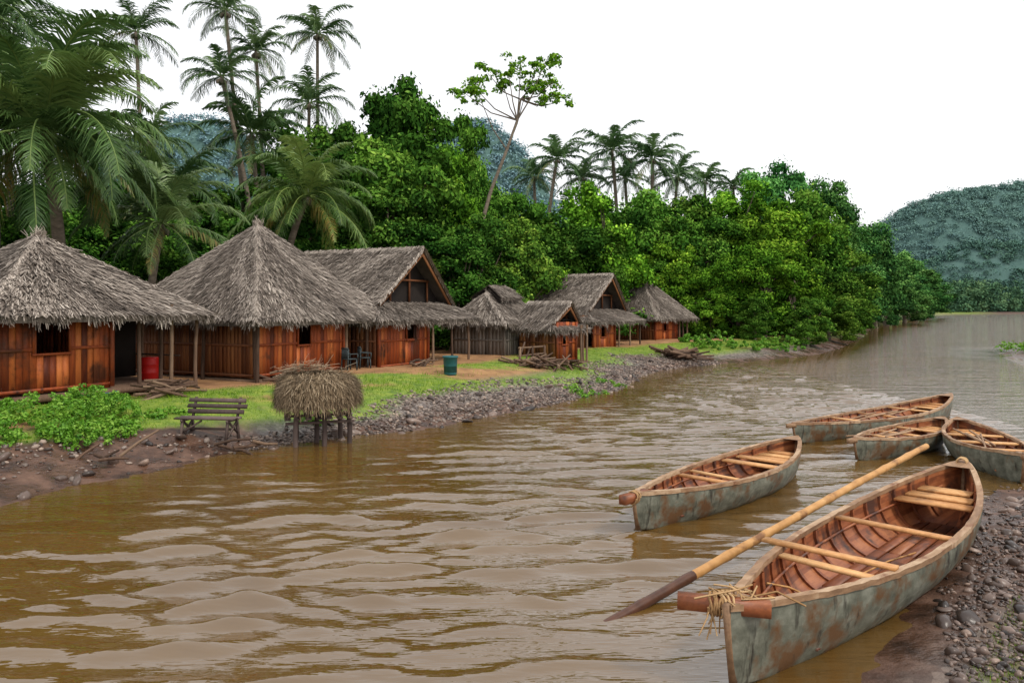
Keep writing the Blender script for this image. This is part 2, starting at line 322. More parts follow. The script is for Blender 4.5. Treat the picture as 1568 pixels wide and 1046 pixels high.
def palm_crown(b,c,L,nf,nleaf=34,w=.05,deadp=.6):
    c=np.array(c,float)
    for i in range(nf):
        az=i*2.39996+R.normal(0,.2);q=(i+.5)/nf
        el=math.radians(86-122*q**.9+R.normal(0,8));l=L*R.uniform(.8,1.08)*(1 if q<.85 else .85)
        n=15;el0=el;pts=[c+np.array([math.cos(az),math.sin(az),0])*.1];s=l/n;daz=R.normal(0,.012);az0=az
        for k in range(n):
            el0-=math.radians(R.uniform(4.,7.))*(0.30+1.5*k/n)*(1.15 if el>0 else .6);az0+=daz
            el0=max(el0,-1.45)
            pts.append(pts[-1]+s*np.array([math.cos(az0)*math.cos(el0),math.sin(az0)*math.cos(el0),math.sin(el0)]))
        P=np.array(pts);b.tube(P,np.linspace(.04,.01,n+1)*(L/4),4,.86,1,cap=False)
        isdead=(q>.86 and R.random()<deadp);base=.97 if isdead else R.uniform(.12,.68)
        t=np.repeat(np.linspace(.08,1,nleaf),2);sgn=np.tile([1,-1],nleaf)
        f=t*n;i0=np.minimum(f.astype(int),n-1);fr=f-i0;Pt=P[i0]*(1-fr[:,None])+P[i0+1]*fr[:,None]
        T=P[i0+1]-P[i0];T/=np.linalg.norm(T,axis=1)[:,None]
        side=np.array([-math.sin(az),math.cos(az),0]);ll=.25*l*np.sin(np.pi*np.clip(t*.82+.16,0,1))**.6*R.uniform(.75,1.12,len(t))
        D=sgn[:,None]*side*.75+T*.7+np.array([0,0,-.02])+R.normal(0,.10,(len(t),3));D/=np.linalg.norm(D,axis=1)[:,None]
        Mid=Pt+D*(ll*.45)[:,None];D2=D+np.array([0,0,-.65 if not isdead else -2])+R.normal(0,.12,(len(t),3));D2/=np.linalg.norm(D2,axis=1)[:,None];Tip=Mid+D2*(ll*.55)[:,None]
        W=T*w*(L/4)+np.array([0,0,w*.35])
        Q=np.concatenate([np.stack([Pt-W*.5,Pt+W*.5,Mid+W*.55,Mid-W*.55],1),np.stack([Mid-W*.55,Mid+W*.55,Tip+W*.05,Tip-W*.05],1)])
        b.polys(Q,np.clip(base+np.tile(R.normal(0,.1,len(t)),2)+.14*math.sin(el),0,.86 if not isdead else 1),1)
    for _ in range(7):
        a=R.uniform(0,6.28);b.tube([c+[0,0,-.1],c+[.25*math.cos(a),.25*math.sin(a),-.35],c+[.3*math.cos(a),.3*math.sin(a),-.5]],[.05,.13,.05],6,.5,0)
def palm(top,L,nf=22,base=None,r=.16,nleaf=34,w=.05,col=(1,1,1),deadp=.6):
    b=B();top=np.array(top,float)
    base=(top[0]+R.normal(0,.6),top[1]) if base is None else base
    z0=float(height(np.array([base[0]]),np.array([base[1]]))[0])-.1
    t=np.linspace(0,1,14)[:,None];p0=np.array([base[0],base[1],z0]);bow=np.array([R.normal(0,.35),0,0])
    P=p0*(1-t)+top*t+bow*np.sin(np.pi*t)
    b.tube(P,np.linspace(r*1.25,r*.75,14),8,.4,0)
    palm_crown(b,top,L,nf,nleaf,w,deadp)
    b.V=[v-p0 for v in b.V]
    o=b.obj('coconut_palm',[M_bark,M_palm],loc=tuple(p0));o.color=(*col,1);return o
palm((-18.0,30,10.0),6.4,46,base=(-17.8,30.4),r=.24,nleaf=95,w=.045,col=(1.08,1.12,.95),deadp=.35)
palm((-15.2,34,6.9),4.0,24,nleaf=64,w=.045,r=.18)
palm((-10.3,39.5,8.9),4.4,34,nleaf=64,w=.05,r=.2,col=(1.3,1.25,.95))
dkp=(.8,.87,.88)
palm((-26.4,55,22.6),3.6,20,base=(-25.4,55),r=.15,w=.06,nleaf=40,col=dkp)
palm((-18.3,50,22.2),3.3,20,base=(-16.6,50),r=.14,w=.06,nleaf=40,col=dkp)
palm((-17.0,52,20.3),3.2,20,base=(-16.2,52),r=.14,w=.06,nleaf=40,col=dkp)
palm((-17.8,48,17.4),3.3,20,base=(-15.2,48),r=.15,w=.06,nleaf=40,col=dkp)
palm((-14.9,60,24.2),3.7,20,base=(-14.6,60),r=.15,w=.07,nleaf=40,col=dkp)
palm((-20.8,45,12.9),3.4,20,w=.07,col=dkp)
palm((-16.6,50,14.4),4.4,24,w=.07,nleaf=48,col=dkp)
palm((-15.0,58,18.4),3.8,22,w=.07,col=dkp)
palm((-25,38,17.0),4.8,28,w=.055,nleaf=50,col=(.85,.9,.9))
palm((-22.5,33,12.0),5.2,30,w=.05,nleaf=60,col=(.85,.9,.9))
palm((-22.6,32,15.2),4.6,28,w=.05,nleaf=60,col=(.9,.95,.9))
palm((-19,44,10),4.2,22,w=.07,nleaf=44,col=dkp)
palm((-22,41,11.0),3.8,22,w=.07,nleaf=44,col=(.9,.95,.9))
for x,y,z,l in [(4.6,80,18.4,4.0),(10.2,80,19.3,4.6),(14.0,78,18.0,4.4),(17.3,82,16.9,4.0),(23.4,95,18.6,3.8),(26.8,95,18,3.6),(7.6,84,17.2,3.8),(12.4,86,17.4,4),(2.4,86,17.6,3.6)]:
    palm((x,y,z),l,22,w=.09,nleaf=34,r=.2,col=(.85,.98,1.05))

# ------------------------------------------------------------------ hills with forest
M_hill=mat('hazed_forest_hill',[(.3,(.07,.13,.12)),(.7,(.10,.17,.15))],.25,1,0,.1,spec=0)  # distance haze is put into the hill colour as a blue-green tint
M_hleaf=leafmat('hazed_distant_leaf',[(0,(.09,.165,.18)),(.5,(.12,.21,.205)),(1,(.17,.29,.24))],0,.8)  # leaf colour shifted to blue to stand in for haze
M_hleafb=leafmat('hazed_remote_leaf',[(0,(.14,.235,.29)),(.5,(.17,.28,.32)),(1,(.22,.35,.34))],0,.8)  # palest and bluest leaves, haze painted in for the hills behind the huts
M_hleaf1=leafmat('hazed_hillside_leaf',[(0,(.06,.125,.11)),(.5,(.09,.175,.13)),(1,(.15,.26,.15))],0,.8)  # greener front ridge, a weaker haze tint in its leaf colour
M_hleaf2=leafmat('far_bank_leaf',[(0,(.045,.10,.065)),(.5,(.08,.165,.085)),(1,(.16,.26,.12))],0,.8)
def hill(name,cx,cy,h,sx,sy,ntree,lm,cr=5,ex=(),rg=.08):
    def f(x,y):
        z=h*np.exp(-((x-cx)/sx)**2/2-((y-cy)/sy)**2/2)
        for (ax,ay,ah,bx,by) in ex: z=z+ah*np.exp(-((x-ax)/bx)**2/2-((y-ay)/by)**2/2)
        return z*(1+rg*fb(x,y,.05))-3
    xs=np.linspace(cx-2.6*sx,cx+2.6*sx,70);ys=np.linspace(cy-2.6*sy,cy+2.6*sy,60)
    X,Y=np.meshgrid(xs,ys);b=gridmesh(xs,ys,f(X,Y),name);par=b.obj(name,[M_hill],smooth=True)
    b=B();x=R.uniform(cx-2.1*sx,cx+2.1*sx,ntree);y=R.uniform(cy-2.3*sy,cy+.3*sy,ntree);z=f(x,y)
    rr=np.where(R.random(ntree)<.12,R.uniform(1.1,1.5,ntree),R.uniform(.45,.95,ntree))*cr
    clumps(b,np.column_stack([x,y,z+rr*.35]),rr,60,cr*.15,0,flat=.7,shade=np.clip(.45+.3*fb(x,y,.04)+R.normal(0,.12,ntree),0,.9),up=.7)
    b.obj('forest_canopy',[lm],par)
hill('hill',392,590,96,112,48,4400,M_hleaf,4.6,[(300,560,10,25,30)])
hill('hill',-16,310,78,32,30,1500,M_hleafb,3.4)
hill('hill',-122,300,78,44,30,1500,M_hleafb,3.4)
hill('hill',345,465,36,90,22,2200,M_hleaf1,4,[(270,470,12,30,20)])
b=B();n=1300;t=R.random(n);x=130+t*400;y=np.interp(x,[130,150,200,290,420,700],[262,298,370,420,448,470])+R.uniform(1,38,n)
z=R.uniform(0,15,n)*np.clip((y-np.interp(x,[130,150,200,290,420,700],[262,298,370,420,448,470]))/8,.2,1)
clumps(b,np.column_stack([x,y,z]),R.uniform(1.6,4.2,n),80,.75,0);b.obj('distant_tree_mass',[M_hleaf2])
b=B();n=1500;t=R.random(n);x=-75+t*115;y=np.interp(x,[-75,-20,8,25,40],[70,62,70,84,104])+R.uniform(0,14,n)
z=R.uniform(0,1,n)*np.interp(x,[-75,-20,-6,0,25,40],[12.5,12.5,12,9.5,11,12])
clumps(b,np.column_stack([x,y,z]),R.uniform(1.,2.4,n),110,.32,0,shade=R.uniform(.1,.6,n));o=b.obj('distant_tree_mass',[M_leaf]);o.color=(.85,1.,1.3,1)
b=B();n=50;x=R.uniform(35,48,n);y=R.uniform(48,58,n);clumps(b,np.column_stack([x,y,np.full(n,.3)]),.6,60,.12,0,shade=.6);b.obj('riverside_bush',[M_weed])

# ------------------------------------------------------------------ huts
def thatch_panel(b,e0,e1,r1,r0,dens=150,fr=80,light=0,thick=.16,course=.26):
    e0,e1,r1,r0=[np.array(v,float) for v in (e0,e1,r1,r0)]
    nrm=np.cross(e1-e0,(r0+r1)/2-e0);nrm/=np.linalg.norm(nrm)
    if nrm[2]<0:nrm=-nrm
    def pt(a,c): a=a[...,None];c=c[...,None];return (e0*(1-a)+e1*a)*(1-c)+(r0*(1-a)+r1*a)*c
    nx,ny=20,12;A,Cc=np.meshgrid(np.linspace(0,1,nx+1),np.linspace(0,1,ny+1));Pn=pt(A,Cc)
    Pn=Pn+nrm*(.03*R.normal(size=A.shape)*(Cc<.98)*(A>.01)*(A<.99))[...,None]
    i=(np.arange(ny)[:,None]*(nx+1)+np.arange(nx)[None]).ravel();b.add(Pn.reshape(-1,3),np.stack([i,i+1,i+nx+2,i+nx+1],1),R.uniform(.1,.35,len(i)))
    lo=[p-np.array([0,0,thick]) for p in (e0,e1,r1,r0)];b.polys([lo],.05);b.polys([[e0,e1,lo[1],lo[0]]],.15)
    W=np.linalg.norm(e1-e0);W2=np.linalg.norm(r1-r0);Hh=np.linalg.norm((e0+e1)/2-(r0+r1)/2);n=int(1.5*dens*(W+W2)/2*Hh)
    c=R.random(n*2);keep=R.random(n*2)<(W*(1-c)+W2*c)/max(W,W2);c=c[keep][:n];a=R.random(len(c));n=len(c)
    nr=max(3,int(Hh/course));cq=(np.floor(c*nr)+R.normal(0,.22,n)+.25)/nr;cq=np.clip(cq,0,.99)
    P=pt(a,cq);up=pt(a,np.minimum(cq+.05,1.05));D=P-up;D/=np.linalg.norm(D,axis=1)[:,None]
    S=(e1-e0)/W;D=D+S*R.normal(0,.24,n)[:,None];D/=np.linalg.norm(D,axis=1)[:,None]
    L=R.uniform(.15,.5,n)[:,None];w=(np.where(R.random(n)<.2,R.uniform(.02,.038,n),R.uniform(.007,.02,n)))[:,None]
    lift=R.uniform(.02,.11,n)[:,None]
    P0=P-D*L*.5+nrm*.015;P1=P+D*L*.5+nrm*lift
    sd=np.cross(D,nrm)
    patch=.14*np.sin(a*9+c*5+R.random()*6)+.10*np.sin(a*23+c*11+R.random()*6)+.08*np.sin(c*nr*6.283)
    rv=np.clip(R.normal(.5,.27,n)+patch+light,0,1)
    b.polys(np.stack([P0-sd*w,P0+sd*w,P1+sd*w*.6,P1-sd*w*.6],1),rv)
    n=int(fr*W);a=R.random(n);P=pt(a,np.full(n,.01))+nrm*R.uniform(-.12,.03,n)[:,None]
    Dn=(e0+e1)/2-(r0+r1)/2;Dn/=np.linalg.norm(Dn);D=Dn*.45+np.array([0,0,-.85])+R.normal(0,.22,(n,3));D/=np.linalg.norm(D,axis=1)[:,None]
    L=R.uniform(.10,.40,n)[:,None]*(.7+.45*np.sin(a*17+R.random()*6)[:,None]*np.sin(a*41)[:,None]);w=R.uniform(.007,.02,n)[:,None]
    b.polys(np.stack([P-S*w,P+S*w,P+D*L+S*w*.5,P+D*L-S*w*.5],1),np.clip(R.normal(.45,.25,n),0,1))
def cap_line(b,p0,p1,w=.22,dens=150,light=.25):
    p0=np.array(p0,float);p1=np.array(p1,float);L=np.linalg.norm(p1-p0);T=(p1-p0)/L;n=int(dens*L)
    S=np.cross(T,[0,0,1.]);S/=np.linalg.norm(S);t=R.random(n)[:,None]
    sg=np.where(R.random(n)<.5,-1,1)[:,None];P=p0+(p1-p0)*t+np.array([0,0,.03])+R.normal(0,.02,(n,3))
    dn=T if T[2]<-.1 else np.array([0,0,0.]);D=S*sg*.7+np.array([0,0,-.55])+dn*1.0+R.normal(0,.15,(n,3));D/=np.linalg.norm(D,axis=1)[:,None]
    l=R.uniform(.5,1.1,n)[:,None]*w;ww=R.uniform(.008,.02,n)[:,None];A=np.cross(D,[0,0,1.])
    b.polys(np.stack([P-A*ww,P+A*ww,P+D*l+A*ww,P+D*l-A*ww],1),np.clip(R.normal(.78,.18,n)+light*.3,0,1))
def plank_wall(b,p0,p1,z0,z1,wins=(),bw=.2,mat=0,th=.04):
    p0=np.array(p0,float);p1=np.array(p1,float);L=np.linalg.norm(p1-p0);u=(p1-p0)/L;v=np.array([-u[1],u[0]])
    rot=np.array([[u[0],v[0],0],[u[1],v[1],0],[0,0,1]]);n=max(1,int(L/bw));bw=L/n
    def brd(x,a,c,z,w):
        q=p0+u*x+v*R.normal(0,.006);b.box((q[0],q[1],(a+c)/2),(w,th,c-a),rot,None,mat)
    for i in range(n):
        x=(i+.5)*bw;seg=[(z0+R.uniform(-.03,.03),z1+R.uniform(-.02,.02))]
        for (a,c,q0,q1) in wins:
            if a<x<c: seg=[(z0,q0),(q1,z1)]
        for s in seg:
            if s[1]-s[0]>.02: brd(x,s[0],s[1],0,bw*R.uniform(.9,.97))
    def rail(xa,xb,z,h=.08,d=.03):
        q=p0+u*(xa+xb)/2-v*(th/2+d/2+.012);b.box((q[0],q[1],z),(xb-xa,d,h),rot,.35,mat)
    for z in (z0+.08,(z0+z1)/2-.05):
        segs=[(0,L)]
        for (a,c,q0,q1) in wins:
            if q0<z<q1: segs=[(0,a-.06),(c+.06,L)]
        for s in segs: rail(s[0],s[1],z)
    for (a,c,q0,q1) in wins:
        for xx in (a-.03,c+.03):
            q=p0+u*xx-v*(th/2+.03);b.box((q[0],q[1],(q0+q1)/2),(.06,.04,q1-q0+.12),rot,.3,mat)
        for zz in (q0-.03,q1+.03):
            q=p0+u*(a+c)/2-v*(th/2+.036);b.box((q[0],q[1],zz),(c-a+.14,.05,.06),rot,.3,mat)
def post(b,x,y,z0,z1,r=.06,mat=0):
    z=np.linspace(z0,z1,5);b.tube(np.column_stack([x+np.cumsum(R.normal(0,.014,5)),y+np.cumsum(R.normal(0,.014,5)),z]),r*np.linspace(1.1,.9,5),7,mat=mat)
def hip_roof(hut,ax,ay,ze,zp,r,dens=150,name='thatched_roof'):
    b=B();c=[(-ax,-ay,ze),(ax,-ay,ze),(ax,ay,ze),(-ax,ay,ze)];p=(-r,0,zp);q=(r,0,zp)
    thatch_panel(b,c[0],c[1],q,p,dens);thatch_panel(b,c[1],c[2],q,q,dens);thatch_panel(b,c[2],c[3],p,q,dens*.4);thatch_panel(b,c[3],c[0],p,p,dens)
    for a,e in ((p,c[0]),(q,c[1]),(q,c[2]),(p,c[3])): cap_line(b,a,e,.28)
    if r>.1: cap_line(b,p,q,.34,160)
    n=160;D=R.normal(0,.3,(n,3))+np.array([0,0,.35]);w=.012;P=np.repeat([[0,0,zp-.03]],n,0)+R.normal(0,.07,(n,3))+np.array([1,0,0])*R.uniform(-r,r,n)[:,None]
    b.polys(np.stack([P-[w,0,0],P+[w,0,0],P+D*.28+[w/2,0,0],P+D*.28-[w/2,0,0]],1),R.uniform(.5,1,n))
    b.obj(name,[M_thatch],hut)
def shell(hut,x0,x1,y0,y1,z1,frontx,wins,mat,side_mat=None,fz=0,bw=.2):
    b=B();plank_wall(b,(frontx[0],y0),(frontx[1],y0),fz,z1,wins,bw)
    for x in frontx: b.box((x,y0-.05,(fz+z1)/2),(.1,.12,z1-fz),rnd=.25)
    b.obj('front_wall',[mat],hut)
    b=B();plank_wall(b,(x0,y1),(x0,y0+.03),fz,z1,(),bw);plank_wall(b,(frontx[1],y0+.04),(frontx[1],y1),fz,z1,(),bw)
    b.obj('side_walls',[side_mat or mat],hut)
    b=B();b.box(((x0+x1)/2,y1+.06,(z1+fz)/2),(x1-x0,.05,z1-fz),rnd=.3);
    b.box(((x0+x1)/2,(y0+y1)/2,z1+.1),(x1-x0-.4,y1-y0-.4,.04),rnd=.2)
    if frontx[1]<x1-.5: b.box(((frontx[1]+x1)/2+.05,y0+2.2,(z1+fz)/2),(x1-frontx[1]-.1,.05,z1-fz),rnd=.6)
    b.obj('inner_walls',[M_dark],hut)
    b=B();b.box(((x0+x1)/2,(y0+y1)/2-.1,fz-.12),(x1-x0+.3,y1-y0+.6,.14),rnd=.6)
    for x in np.linspace(x0,x1,6): 
        for y in (y0,y1): post(b,x,y,-.8,fz-.16,.08)
    b.obj('floor_platform',[M_post],hut)
u1=math.atan2(.89,.45)
h1=empty('thatched_hut',(-13.5,22.35,1.12),u1)
hip_roof(h1,3.35,3.3,1.95,4.2,.05,190)
shell(h1,-3,2.9,-2.5,2.6,2.3,(-3,.43),[(1.3,2.2,1.0,1.85)],M_red,bw=.17)
b=B()
for x,y in ((1.15,-2.75),(2.05,-2.95),(2.3,-2.2),(3.0,-2.9),(2.95,-.5),(2.95,1.5),(-3,-2.9)): post(b,x,y,-.3,2.25,.055)
b.beam((-3.1,-2.95,1.9),(3.1,-2.95,1.9),.08,.08);b.beam((3,-2.95,1.88),(3,2.6,1.88),.08,.08);b.beam((2.9,-2.3,.7),(2.95,1.5,.7),.05,.05);b.obj('veranda_posts',[M_post],h1)
h2=empty('thatched_hut',(-9.55,29.5,1.0),u1)
hip_roof(h2,3.85,3.75,1.85,5.38,.05,190)
shell(h2,-3.25,3.2,-3.05,3,2.2,(-3.25,1.15),[(2.0,2.6,1.0,1.75)],M_red,M_brown,bw=.17)
b=B()
for x,y in ((-3.3,-3.15),(1.2,-3.15),(2.3,-3.3),(3.2,-3.3),(-3.5,-1),(-3.5,-3.4)): post(b,x,y,-.3,2.1,.06)
b.beam((-3.5,-3.4,1.8),(3.4,-3.4,1.8),.08,.08);b.obj('veranda_posts',[M_post],h2)
def gable_hut(loc,rz,yh,w1,z1,w2,z2,zr,wallx,wm,wins,dens=150,skirt=.9,wy=None):
    h=empty('thatched_hut',loc,rz);b=B();wy=wy if wy is not None else -yh-.2
    for s in (-1,1):
        e0=(s*w2,-yh+.1,z2);e1=(s*w2,yh,z2)
        mid0=(s*w1,-yh,z1);mid1=(s*w1,yh,z1);thatch_panel(b,mid0,mid1,(0,yh,zr),(0,-yh-.25,zr),dens,20)
        thatch_panel(b,e0,e1,mid1,mid0,dens)
    thatch_panel(b,(-w2,-yh-skirt,z2),(w2,-yh-skirt,z2),(w1,-yh+.35,z1),(-w1,-yh+.35,z1),dens)
    for s in (-1,1):
        thatch_panel(b,(s*w2,-yh-skirt,z2),(s*w2,-yh+.12,z2),(s*w1,-yh+.2,z1),(s*w1,-yh+.35,z1),dens)
        cap_line(b,(0,-yh-.25,zr),(s*w1,-yh,z1),.2,140)
    cap_line(b,(0,-yh-.25,zr+.03),(0,yh,zr+.03),.36,190);b.obj('thatched_roof',[M_thatch],h)
    b=B();b.polys([[(-w1,-yh+.6,z1-.1),(w1,-yh+.6,z1-.1),(0,-yh+.6,zr-.12)]],.5,1);b.polys([[(-w1,yh-.1,z1-.1),(w1,yh-.1,z1-.1),(0,yh-.1,zr-.12)]],.5,1)
    for s in (-1,1):
        b.beam((0,-yh-.16,zr-.2),(s*w1,-yh+.08,z1-.14),.06,.2,.8);b.beam((s*w1*.5,-yh+.5,z1),(s*w1*.5,-yh+.5,(zr+z1)/2-.15),.07,.07,.5)
    b.beam((0,-yh+.5,z1),(0,-yh+.5,zr-.2),.08,.08,.4);b.beam((-w1*.55,-yh+.45,(zr+z1)/2-.2),(w1*.55,-yh+.45,(zr+z1)/2-.2),.07,.08,.5)
    b.obj('gable_frame',[M_brown,M_dark],h)
    x0=-w2+.4;x1=w2-.4;shell(h,x0,x1,wy,yh-.3,z2+.35,wallx,wins,wm,M_brown,bw=.2)
    b=B()
    for x in (wallx[1]+.02,(wallx[1]+x1)/2,x1): post(b,x,wy-.35,-.6,z2+.2,.055)
    b.obj('veranda_posts',[M_post],h);return h
h3=gable_hut((-6.68,34.4,.92),u1,3.1,2.75,2.55,3.6,1.85,4.85,(-3.15,.3),M_red,[(1.9,2.5,1.05,1.8)],170)
u2=math.radians(60);u3=math.radians(56.6);u4=math.radians(50)
h4=empty('thatched_hut',(-.75,40.2,.72),u2)
hip_roof(h4,2.3,1.9,1.75,3.3,1.1,160)
shell(h4,-1.75,1.75,-1.4,1.5,2.0,(-1.75,1.7),[(2.3,2.8,.9,1.5)],M_gray,M_gray)
b=B();thatch_panel(b,(-1.1,-.85,3.05),(1.1,-.85,3.05),(.9,0,3.65),(-.9,0,3.65),160,60);thatch_panel(b,(-1.1,.85,3.05),(1.1,.85,3.05),(.9,0,3.65),(-.9,0,3.65),150,60);b.obj('roof_cap',[M_thatch],h4)
h5=gable_hut((1.75,38.6,.72),u2-.25,1.3,1.0,1.85,1.35,1.5,2.8,(-.9,.5),M_red,[(.4,.8,.8,1.2)],160,.35,-1.35)
h6=gable_hut((3.2,48.9,.75),u3,3.2,2.5,2.4,3.5,1.7,4.5,(-2.6,.2),M_red,[(1.,1.6,.8,1.4)],130,.8)
h7=empty('thatched_hut',(9.9,58,.7),u4)
hip_roof(h7,3.0,2.7,1.75,4.5,.4,110)
shell(h7,-2.2,2.2,-2.0,2,2.0,(-2.2,.9),[(1.2,1.7,.9,1.4)],M_red,M_brown)
b=B()
for x in (1.0,1.6,2.3): post(b,x,-2.2,-.5,2,.07)
b.obj('veranda_posts',[M_post],h7)

# ------------------------------------------------------------------ small things on the bank
def hz(x,y): return float(height(np.array([x]),np.array([y]))[0])
st=empty('straw_covered_stand',(-4.75,19.1,0.05),.3);b=B();n=16000
th=R.uniform(0,6.28,n);q=R.random(n)**.7;lob=1+.06*np.sin(3*th+1)
rad=1.0*lob*np.sqrt(np.clip(1-(1-q)**2,0,1))
zz=1.62-.72*q**2.4;P=np.column_stack([rad*np.cos(th),rad*np.sin(th),zz])+R.normal(0,.035,(n,3))
D=np.column_stack([np.cos(th)*(1-q)*1.0,np.sin(th)*(1-q)*1.0,-.25-1.2*q])+R.normal(0,.38,(n,3));D/=np.linalg.norm(D,axis=1)[:,None]
Nn=np.column_stack([np.cos(th)*q,np.sin(th)*q,1.1-q]);S=np.cross(D,Nn);S/=np.linalg.norm(S,axis=1)[:,None]
L=R.uniform(.08,.28,n)[:,None];w=R.uniform(.004,.010,n)[:,None]
b.polys(np.stack([P-S*w,P+S*w,P+D*L+Nn*.03+S*w*.5,P+D*L+Nn*.03-S*w*.5],1),np.clip(R.normal(.48,.25,n)-.12*q,0,1))
a=np.linspace(0,6.28,21)[:-1]
for q0,q1 in ((0,.3),(.3,.6),(.6,.85),(.85,1.)):
    f=lambda q:(.95*math.sqrt(1-(1-q)**2),1.58-.72*q**2.4)
    r0,z0=f(q0);r1,z1=f(q1);b.polys([[ (r0*math.cos(x),r0*math.sin(x),z0),(r1*math.cos(x),r1*math.sin(x),z1),(r1*math.cos(x+.315),r1*math.sin(x+.315),z1),(r0*math.cos(x+.315),r0*math.sin(x+.315),z0)] for x in a],.15)
b.obj('straw_cover',[M_straw],st)
b=B();n=300;P=R.normal(0,1,(n,3))*[.24,.16,.07]+[-.2,0,1.74];D=R.normal(0,1,(n,3))*[1,.8,.5];D/=np.linalg.norm(D,axis=1)[:,None];w=.028
b.polys(np.stack([P-[0,w,0],P+[0,w,0],P+D*.3+[0,w,0],P+D*.3-[0,w,0]],1),R.uniform(.85,1.1,n));b.obj('dry_palm_leaves',[M_straw],st)
b=B()
for x,y in ((-.55,-.5),(.15,-.55),(.75,-.35),(-.5,.45),(.6,.5),(0,0)): post(b,x,y,-.35,.95,.06)
b.beam((-.75,-.5,.5),(.85,-.4,.5),.06,.06);b.beam((-.75,.45,.55),(.8,.5,.55),.06,.06)
for i in range(7): b.beam((-.7+i*.24,-.6,.6),(-.7+i*.24,.6,.6),.14,.04)
b.obj('stand_frame',[M_bench],st)
bx,by=-7.05,18.35;be=empty('wooden_bench',(bx,by,hz(bx,by)+.02),math.radians(-8));b=B()
for i in range(3): b.box((R.normal(0,.02),-.26+i*.15,.47),(1.42+R.uniform(-.05,.08),.125,.035),None,None,0,.006)
for i in range(3): b.box((R.normal(0,.02),.20+i*.055,.58+i*.125),(1.42+R.uniform(-.05,.08),.10,.03),Matrix.Rotation(math.radians(66),3,'X'),None,0,.006)
for x in (-.56,.56):
    b.beam((x-.05,-.28,-.12),(x,-.25,.45),.055,.055);b.beam((x,.26,-.12),(x,.15,.45),.055,.055);b.beam((x,.17,.40),(x,.36,.90),.05,.05);b.beam((x,-.32,.42),(x,.24,.42),.05,.05)
    b.beam((x,-.26,.05),(x,.2,.4),.04,.04);b.beam((x,.22,.08),(x,-.2,.38),.04,.04)
b.beam((-.56,.0,.2),(.56,.0,.2),.04,.05);b.beam((-.56,-.24,.15),(-.1,-.24,.42),.04,.04)
b.obj('slats_and_frame',[M_bench],be)
def lathe(name,prof,mats,loc,seg=24):
    b=B();pr=np.array(prof);a=np.linspace(0,2*np.pi,seg,endpoint=False)
    V=np.stack([pr[:,0,None]*np.cos(a),pr[:,0,None]*np.sin(a),np.repeat(pr[:,1,None],seg,1)],-1).reshape(-1,3);n=len(pr)
    i=np.arange(n-1)[:,None]*seg;j=np.arange(seg)[None];j2=(j+1)%seg;b.add(V,np.stack([i+j,i+j2,i+seg+j2,i+seg+j],-1).reshape(-1,4),.5)
    return b.obj(name,mats,loc=loc,smooth=False)
lathe('trash_bin',[(0,0),(.22,0),(.23,.05),(.245,.35),(.25,.36),(.26,.62),(.29,.63),(.29,.69),(.25,.69),(.24,.1),(0,.1)],[M_teal],(-2.25,28.6,hz(-2.25,28.6)-.02))
lathe('red_barrel',[(0,0),(.25,0),(.27,.03),(.27,.2),(.285,.22),(.27,.24),(.27,.45),(.285,.47),(.27,.49),(.27,.66),(.25,.69),(0,.69)],[M_redp],(-11.15,24.1,1.07))
lathe('plastic_basin',[(0,0),(.2,0),(.28,.15),(.31,.15),(.31,.17),(.27,.17),(.2,.04),(0,.04)],[M_blue],(-10.9,21.0,hz(-10.9,21.0)+.03))
def chair(loc,rz):
    e=empty('plastic_chair',loc,rz);b=B()
    for x in(-.2,.2):
        b.beam((x,-.2,0),(x,-.17,.43),.04,.04);b.beam((x,.22,0),(x*.9,.17,.8),.04,.04);b.beam((x*1.2,-.2,.62),(x*1.2,.17,.62),.05,.03);b.beam((x*1.2,-.2,.42),(x*1.2,-.2,.62),.03,.03)
    b.box((0,0,.43),(.44,.42,.035))
    for x in np.linspace(-.16,.16,5): b.beam((x,.19,.45),(x,.2,.8),.05,.02)
    b.box((0,.2,.82),(.4,.035,.07));b.obj('chair_frame',[M_grayp],e)
chair((-6.0,28.9,.95),2.4);chair((-5.6,29.7,.95),2.0)
def woodpile(name,c,n,L,rot,spread,rr=.05):
    z=hz(*c);e=empty(name,(c[0],c[1],z),rot);b=B()
    for i in range(n):
        y=R.normal(0,spread);zz=.06+R.uniform(0,.35)*math.exp(-(y/spread)**2);a=R.normal(0,.35);l=L*R.uniform(.5,1.1)
        p=np.array([R.normal(0,.25),y,zz]);d=np.array([math.cos(a),math.sin(a),R.normal(0,.22)])*l/2
        b.tube([p-d,p+[0,0,R.normal(0,.03)],p+d],[rr,rr*R.uniform(.7,1),rr*.6],6)
    b.obj('logs',[M_post],e)
woodpile('firewood_pile',(-9.6,21.8),26,1.1,.3,.3);woodpile('driftwood_pile',(1.0,33.6),30,2.2,1.0,.5,.06);woodpile('driftwood_pile',(9.6,45.2),46,2.4,.4,.9,.08)
woodpile('driftwood_pile',(2.2,34.8),20,1.8,2.,.5,.05);woodpile('driftwood_pile',(-6.0,17.9),6,.8,.3,.25,.04);woodpile('firewood_pile',(-7.2,25.2),14,1.0,.9,.25,.045);woodpile('firewood_pile',(-3.5,30.8),12,1.0,.9,.25,.045)
woodpile('driftwood_pile',(-8.3,16.0),5,.7,.5,.3,.035)
def rail_frame(c,rz):
    e=empty('wooden_fence',(c[0],c[1],hz(*c)),rz);b=B()
    for x in (-.9,0,.9): b.beam((x,0,-.2),(x,0,.75),.08,.08)
    b.beam((-1,0,.7),(1,.05,.7),.07,.07);b.beam((-1,.05,.35),(1,0,.4),.06,.06);b.beam((-1,.0,.1),(.1,.5,.9),.06,.06);b.obj('rails',[M_post],e)
rail_frame((.9,34.6),.9)
bpy.ops.mesh.primitive_ico_sphere_add(subdivisions=2,radius=1);ic=bpy.context.object
